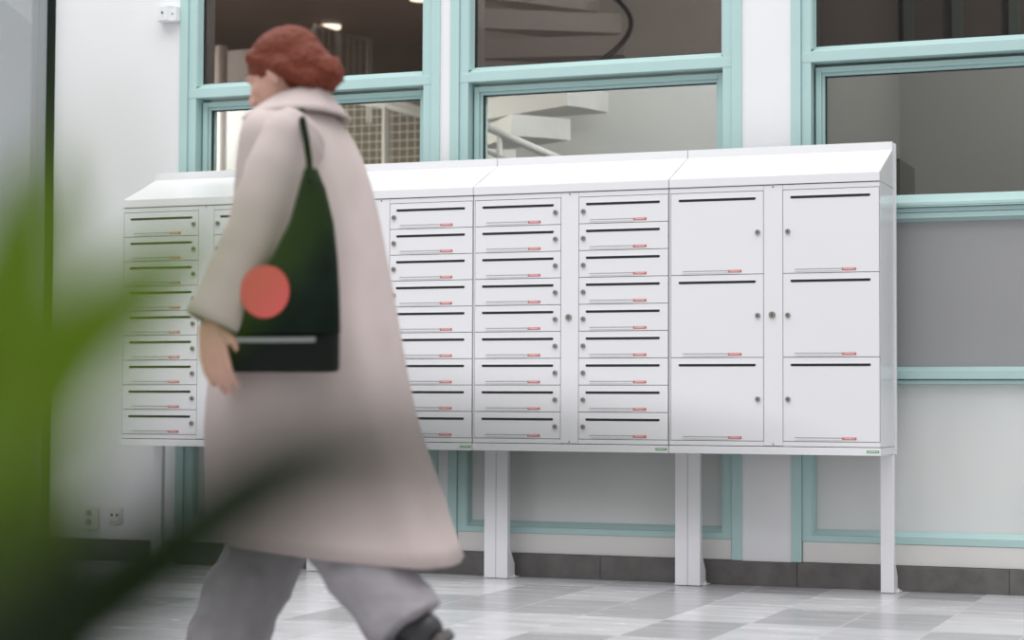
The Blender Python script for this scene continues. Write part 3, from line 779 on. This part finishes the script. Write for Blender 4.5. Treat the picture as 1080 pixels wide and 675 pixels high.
# ------------------------------------------------------------ foreground plant (close to the camera, out of focus)
def plant_mat(name, c, c2, tr):
    m = mat(name, c, .55, spec=.2, col2=c2, nscale=6, stretch=(1, 1, 1)); add_translucent(m, tr, .45); return m
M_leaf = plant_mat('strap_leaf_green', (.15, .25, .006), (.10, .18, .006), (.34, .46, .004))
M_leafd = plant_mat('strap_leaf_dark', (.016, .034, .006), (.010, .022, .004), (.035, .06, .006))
M_pot = mat('plant_pot_grey', (.16, .16, .155), .5)
M_soil = mat('potting_soil', (.03, .022, .016), .95, bump=1, bscale=80)
M_cane = mat('plant_cane_bark', (.18, .14, .09), .8, noise_amt=.4, nscale=30, bump=.6, bscale=80)
plant = empty('potted_dracaena', (3.93, -6.55, 0), label='green strap-leaved plant close in front, blurred along the left edge', cat='plant')
bm = bmesh.new()
prof = [(.0, 0), (.13, 0), (.17, .30), (.165, .30), (.15, .27), (0, .27)]
seg = 36; rings = []
for r_, z in prof[1:5]: rings.append([bm.verts.new((r_ * math.cos(2 * PI * k / seg), r_ * math.sin(2 * PI * k / seg), z)) for k in range(seg)])
for i in range(3):
    for k in range(seg): bm.faces.new((rings[i][k], rings[i][(k + 1) % seg], rings[i + 1][(k + 1) % seg], rings[i + 1][k]))
bm.faces.new(rings[0]); bm.faces.new(rings[-1]); obj('pot', bm, M_pot, plant, True)
bm = bmesh.new(); prism(bm, [(.152 * math.cos(2 * PI * k / seg), .152 * math.sin(2 * PI * k / seg)) for k in range(seg)], 'z', .262, .278); obj('soil', bm, M_soil, plant)
bm = bmesh.new(); tube(bm, [(0, 0, .27), (.01, .0, .40), (.0, .01, .52), (.005, .0, .60)], [.02, .018, .017, .015], 14); obj('cane', bm, M_cane, plant, True)
def from_px(x, y, d):
    v = fw * FPX + rt * (x - 540) - up * (y - 337.5)
    return CAM + v * (d / FPX) - plant.location
def leaf(pts, wid, m, twist=0.0, base=True):
    # pts: (x, y, depth) guide points, world lengths; ribbon with a V fold
    P3 = [from_px(*p) for p in pts]
    if base: P3 = [Vector((.004, 0, .57))] + P3; wid = [.012] + list(wid)
    n = 28; bm = bmesh.new(); rows = []
    for i in range(n + 1):
        t = i / n * (len(P3) - 1); k = min(int(t), len(P3) - 2); f = t - k
        p0, p1, p2, p3 = P3[max(k - 1, 0)], P3[k], P3[k + 1], P3[min(k + 2, len(P3) - 1)]
        c = .5 * ((2 * p1) + (-p0 + p2) * f + (2 * p0 - 5 * p1 + 4 * p2 - p3) * f * f + (-p0 + 3 * p1 - 3 * p2 + p3) * f ** 3)
        tg = (p2 - p1).normalized()
        side = tg.cross(fw).normalized(); side = (side * math.cos(twist) + fw * math.sin(twist)).normalized()
        nn = side.cross(tg).normalized()
        w_ = wid[k] * (1 - f) + wid[k + 1] * f
        rows.append([bm.verts.new(c + side * w_ * .5 * q + nn * (abs(q) * w_ * .14)) for q in (-1, -.5, 0, .5, 1)])
    for i in range(n):
        for k in range(4): bm.faces.new((rows[i][k], rows[i][k + 1], rows[i + 1][k + 1], rows[i + 1][k]))
    o = obj('leaf', bm, m, plant, True)
    s = o.modifiers.new('sol', 'SOLIDIFY'); s.thickness = .0007; bake(o)
    return o
leaf([(-70, 620, .60), (10, 480, .60), (80, 372, .60), (150, 290, .60), (225, 210, .61)], [.026, .030, .026, .018, .002], M_leaf, .3)
leaf([(-80, 580, .56), (-10, 450, .56), (22, 330, .56), (38, 250, .57), (50, 150, .58)], [.030, .038, .032, .020, .003], M_leaf, .5)
leaf([(-100, 520, .62), (-30, 400, .62), (-2, 280, .62), (8, 170, .63)], [.03, .034, .022, .003], M_leaf, -.4)
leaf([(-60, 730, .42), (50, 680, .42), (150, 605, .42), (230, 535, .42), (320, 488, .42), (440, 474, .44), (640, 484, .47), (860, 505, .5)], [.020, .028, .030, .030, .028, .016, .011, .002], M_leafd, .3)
leaf([(-70, 640, .60), (-10, 560, .58), (25, 490, .57), (45, 420, .57)], [.05, .045, .032, .01], M_leaf, .1)
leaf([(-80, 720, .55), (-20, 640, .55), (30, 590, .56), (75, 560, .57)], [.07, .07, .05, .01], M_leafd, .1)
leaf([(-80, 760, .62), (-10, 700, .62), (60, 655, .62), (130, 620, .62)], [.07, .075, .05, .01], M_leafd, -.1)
leaf([(-60, 620, .40), (30, 420, .38), (90, 200, .36), (135, 40, .35)], [.008, .011, .010, .002], M_leaf, .6)
leaf([(-60, 600, .44), (90, 420, .43), (220, 290, .42), (335, 150, .42)], [.008, .011, .010, .002], M_leaf, .5)
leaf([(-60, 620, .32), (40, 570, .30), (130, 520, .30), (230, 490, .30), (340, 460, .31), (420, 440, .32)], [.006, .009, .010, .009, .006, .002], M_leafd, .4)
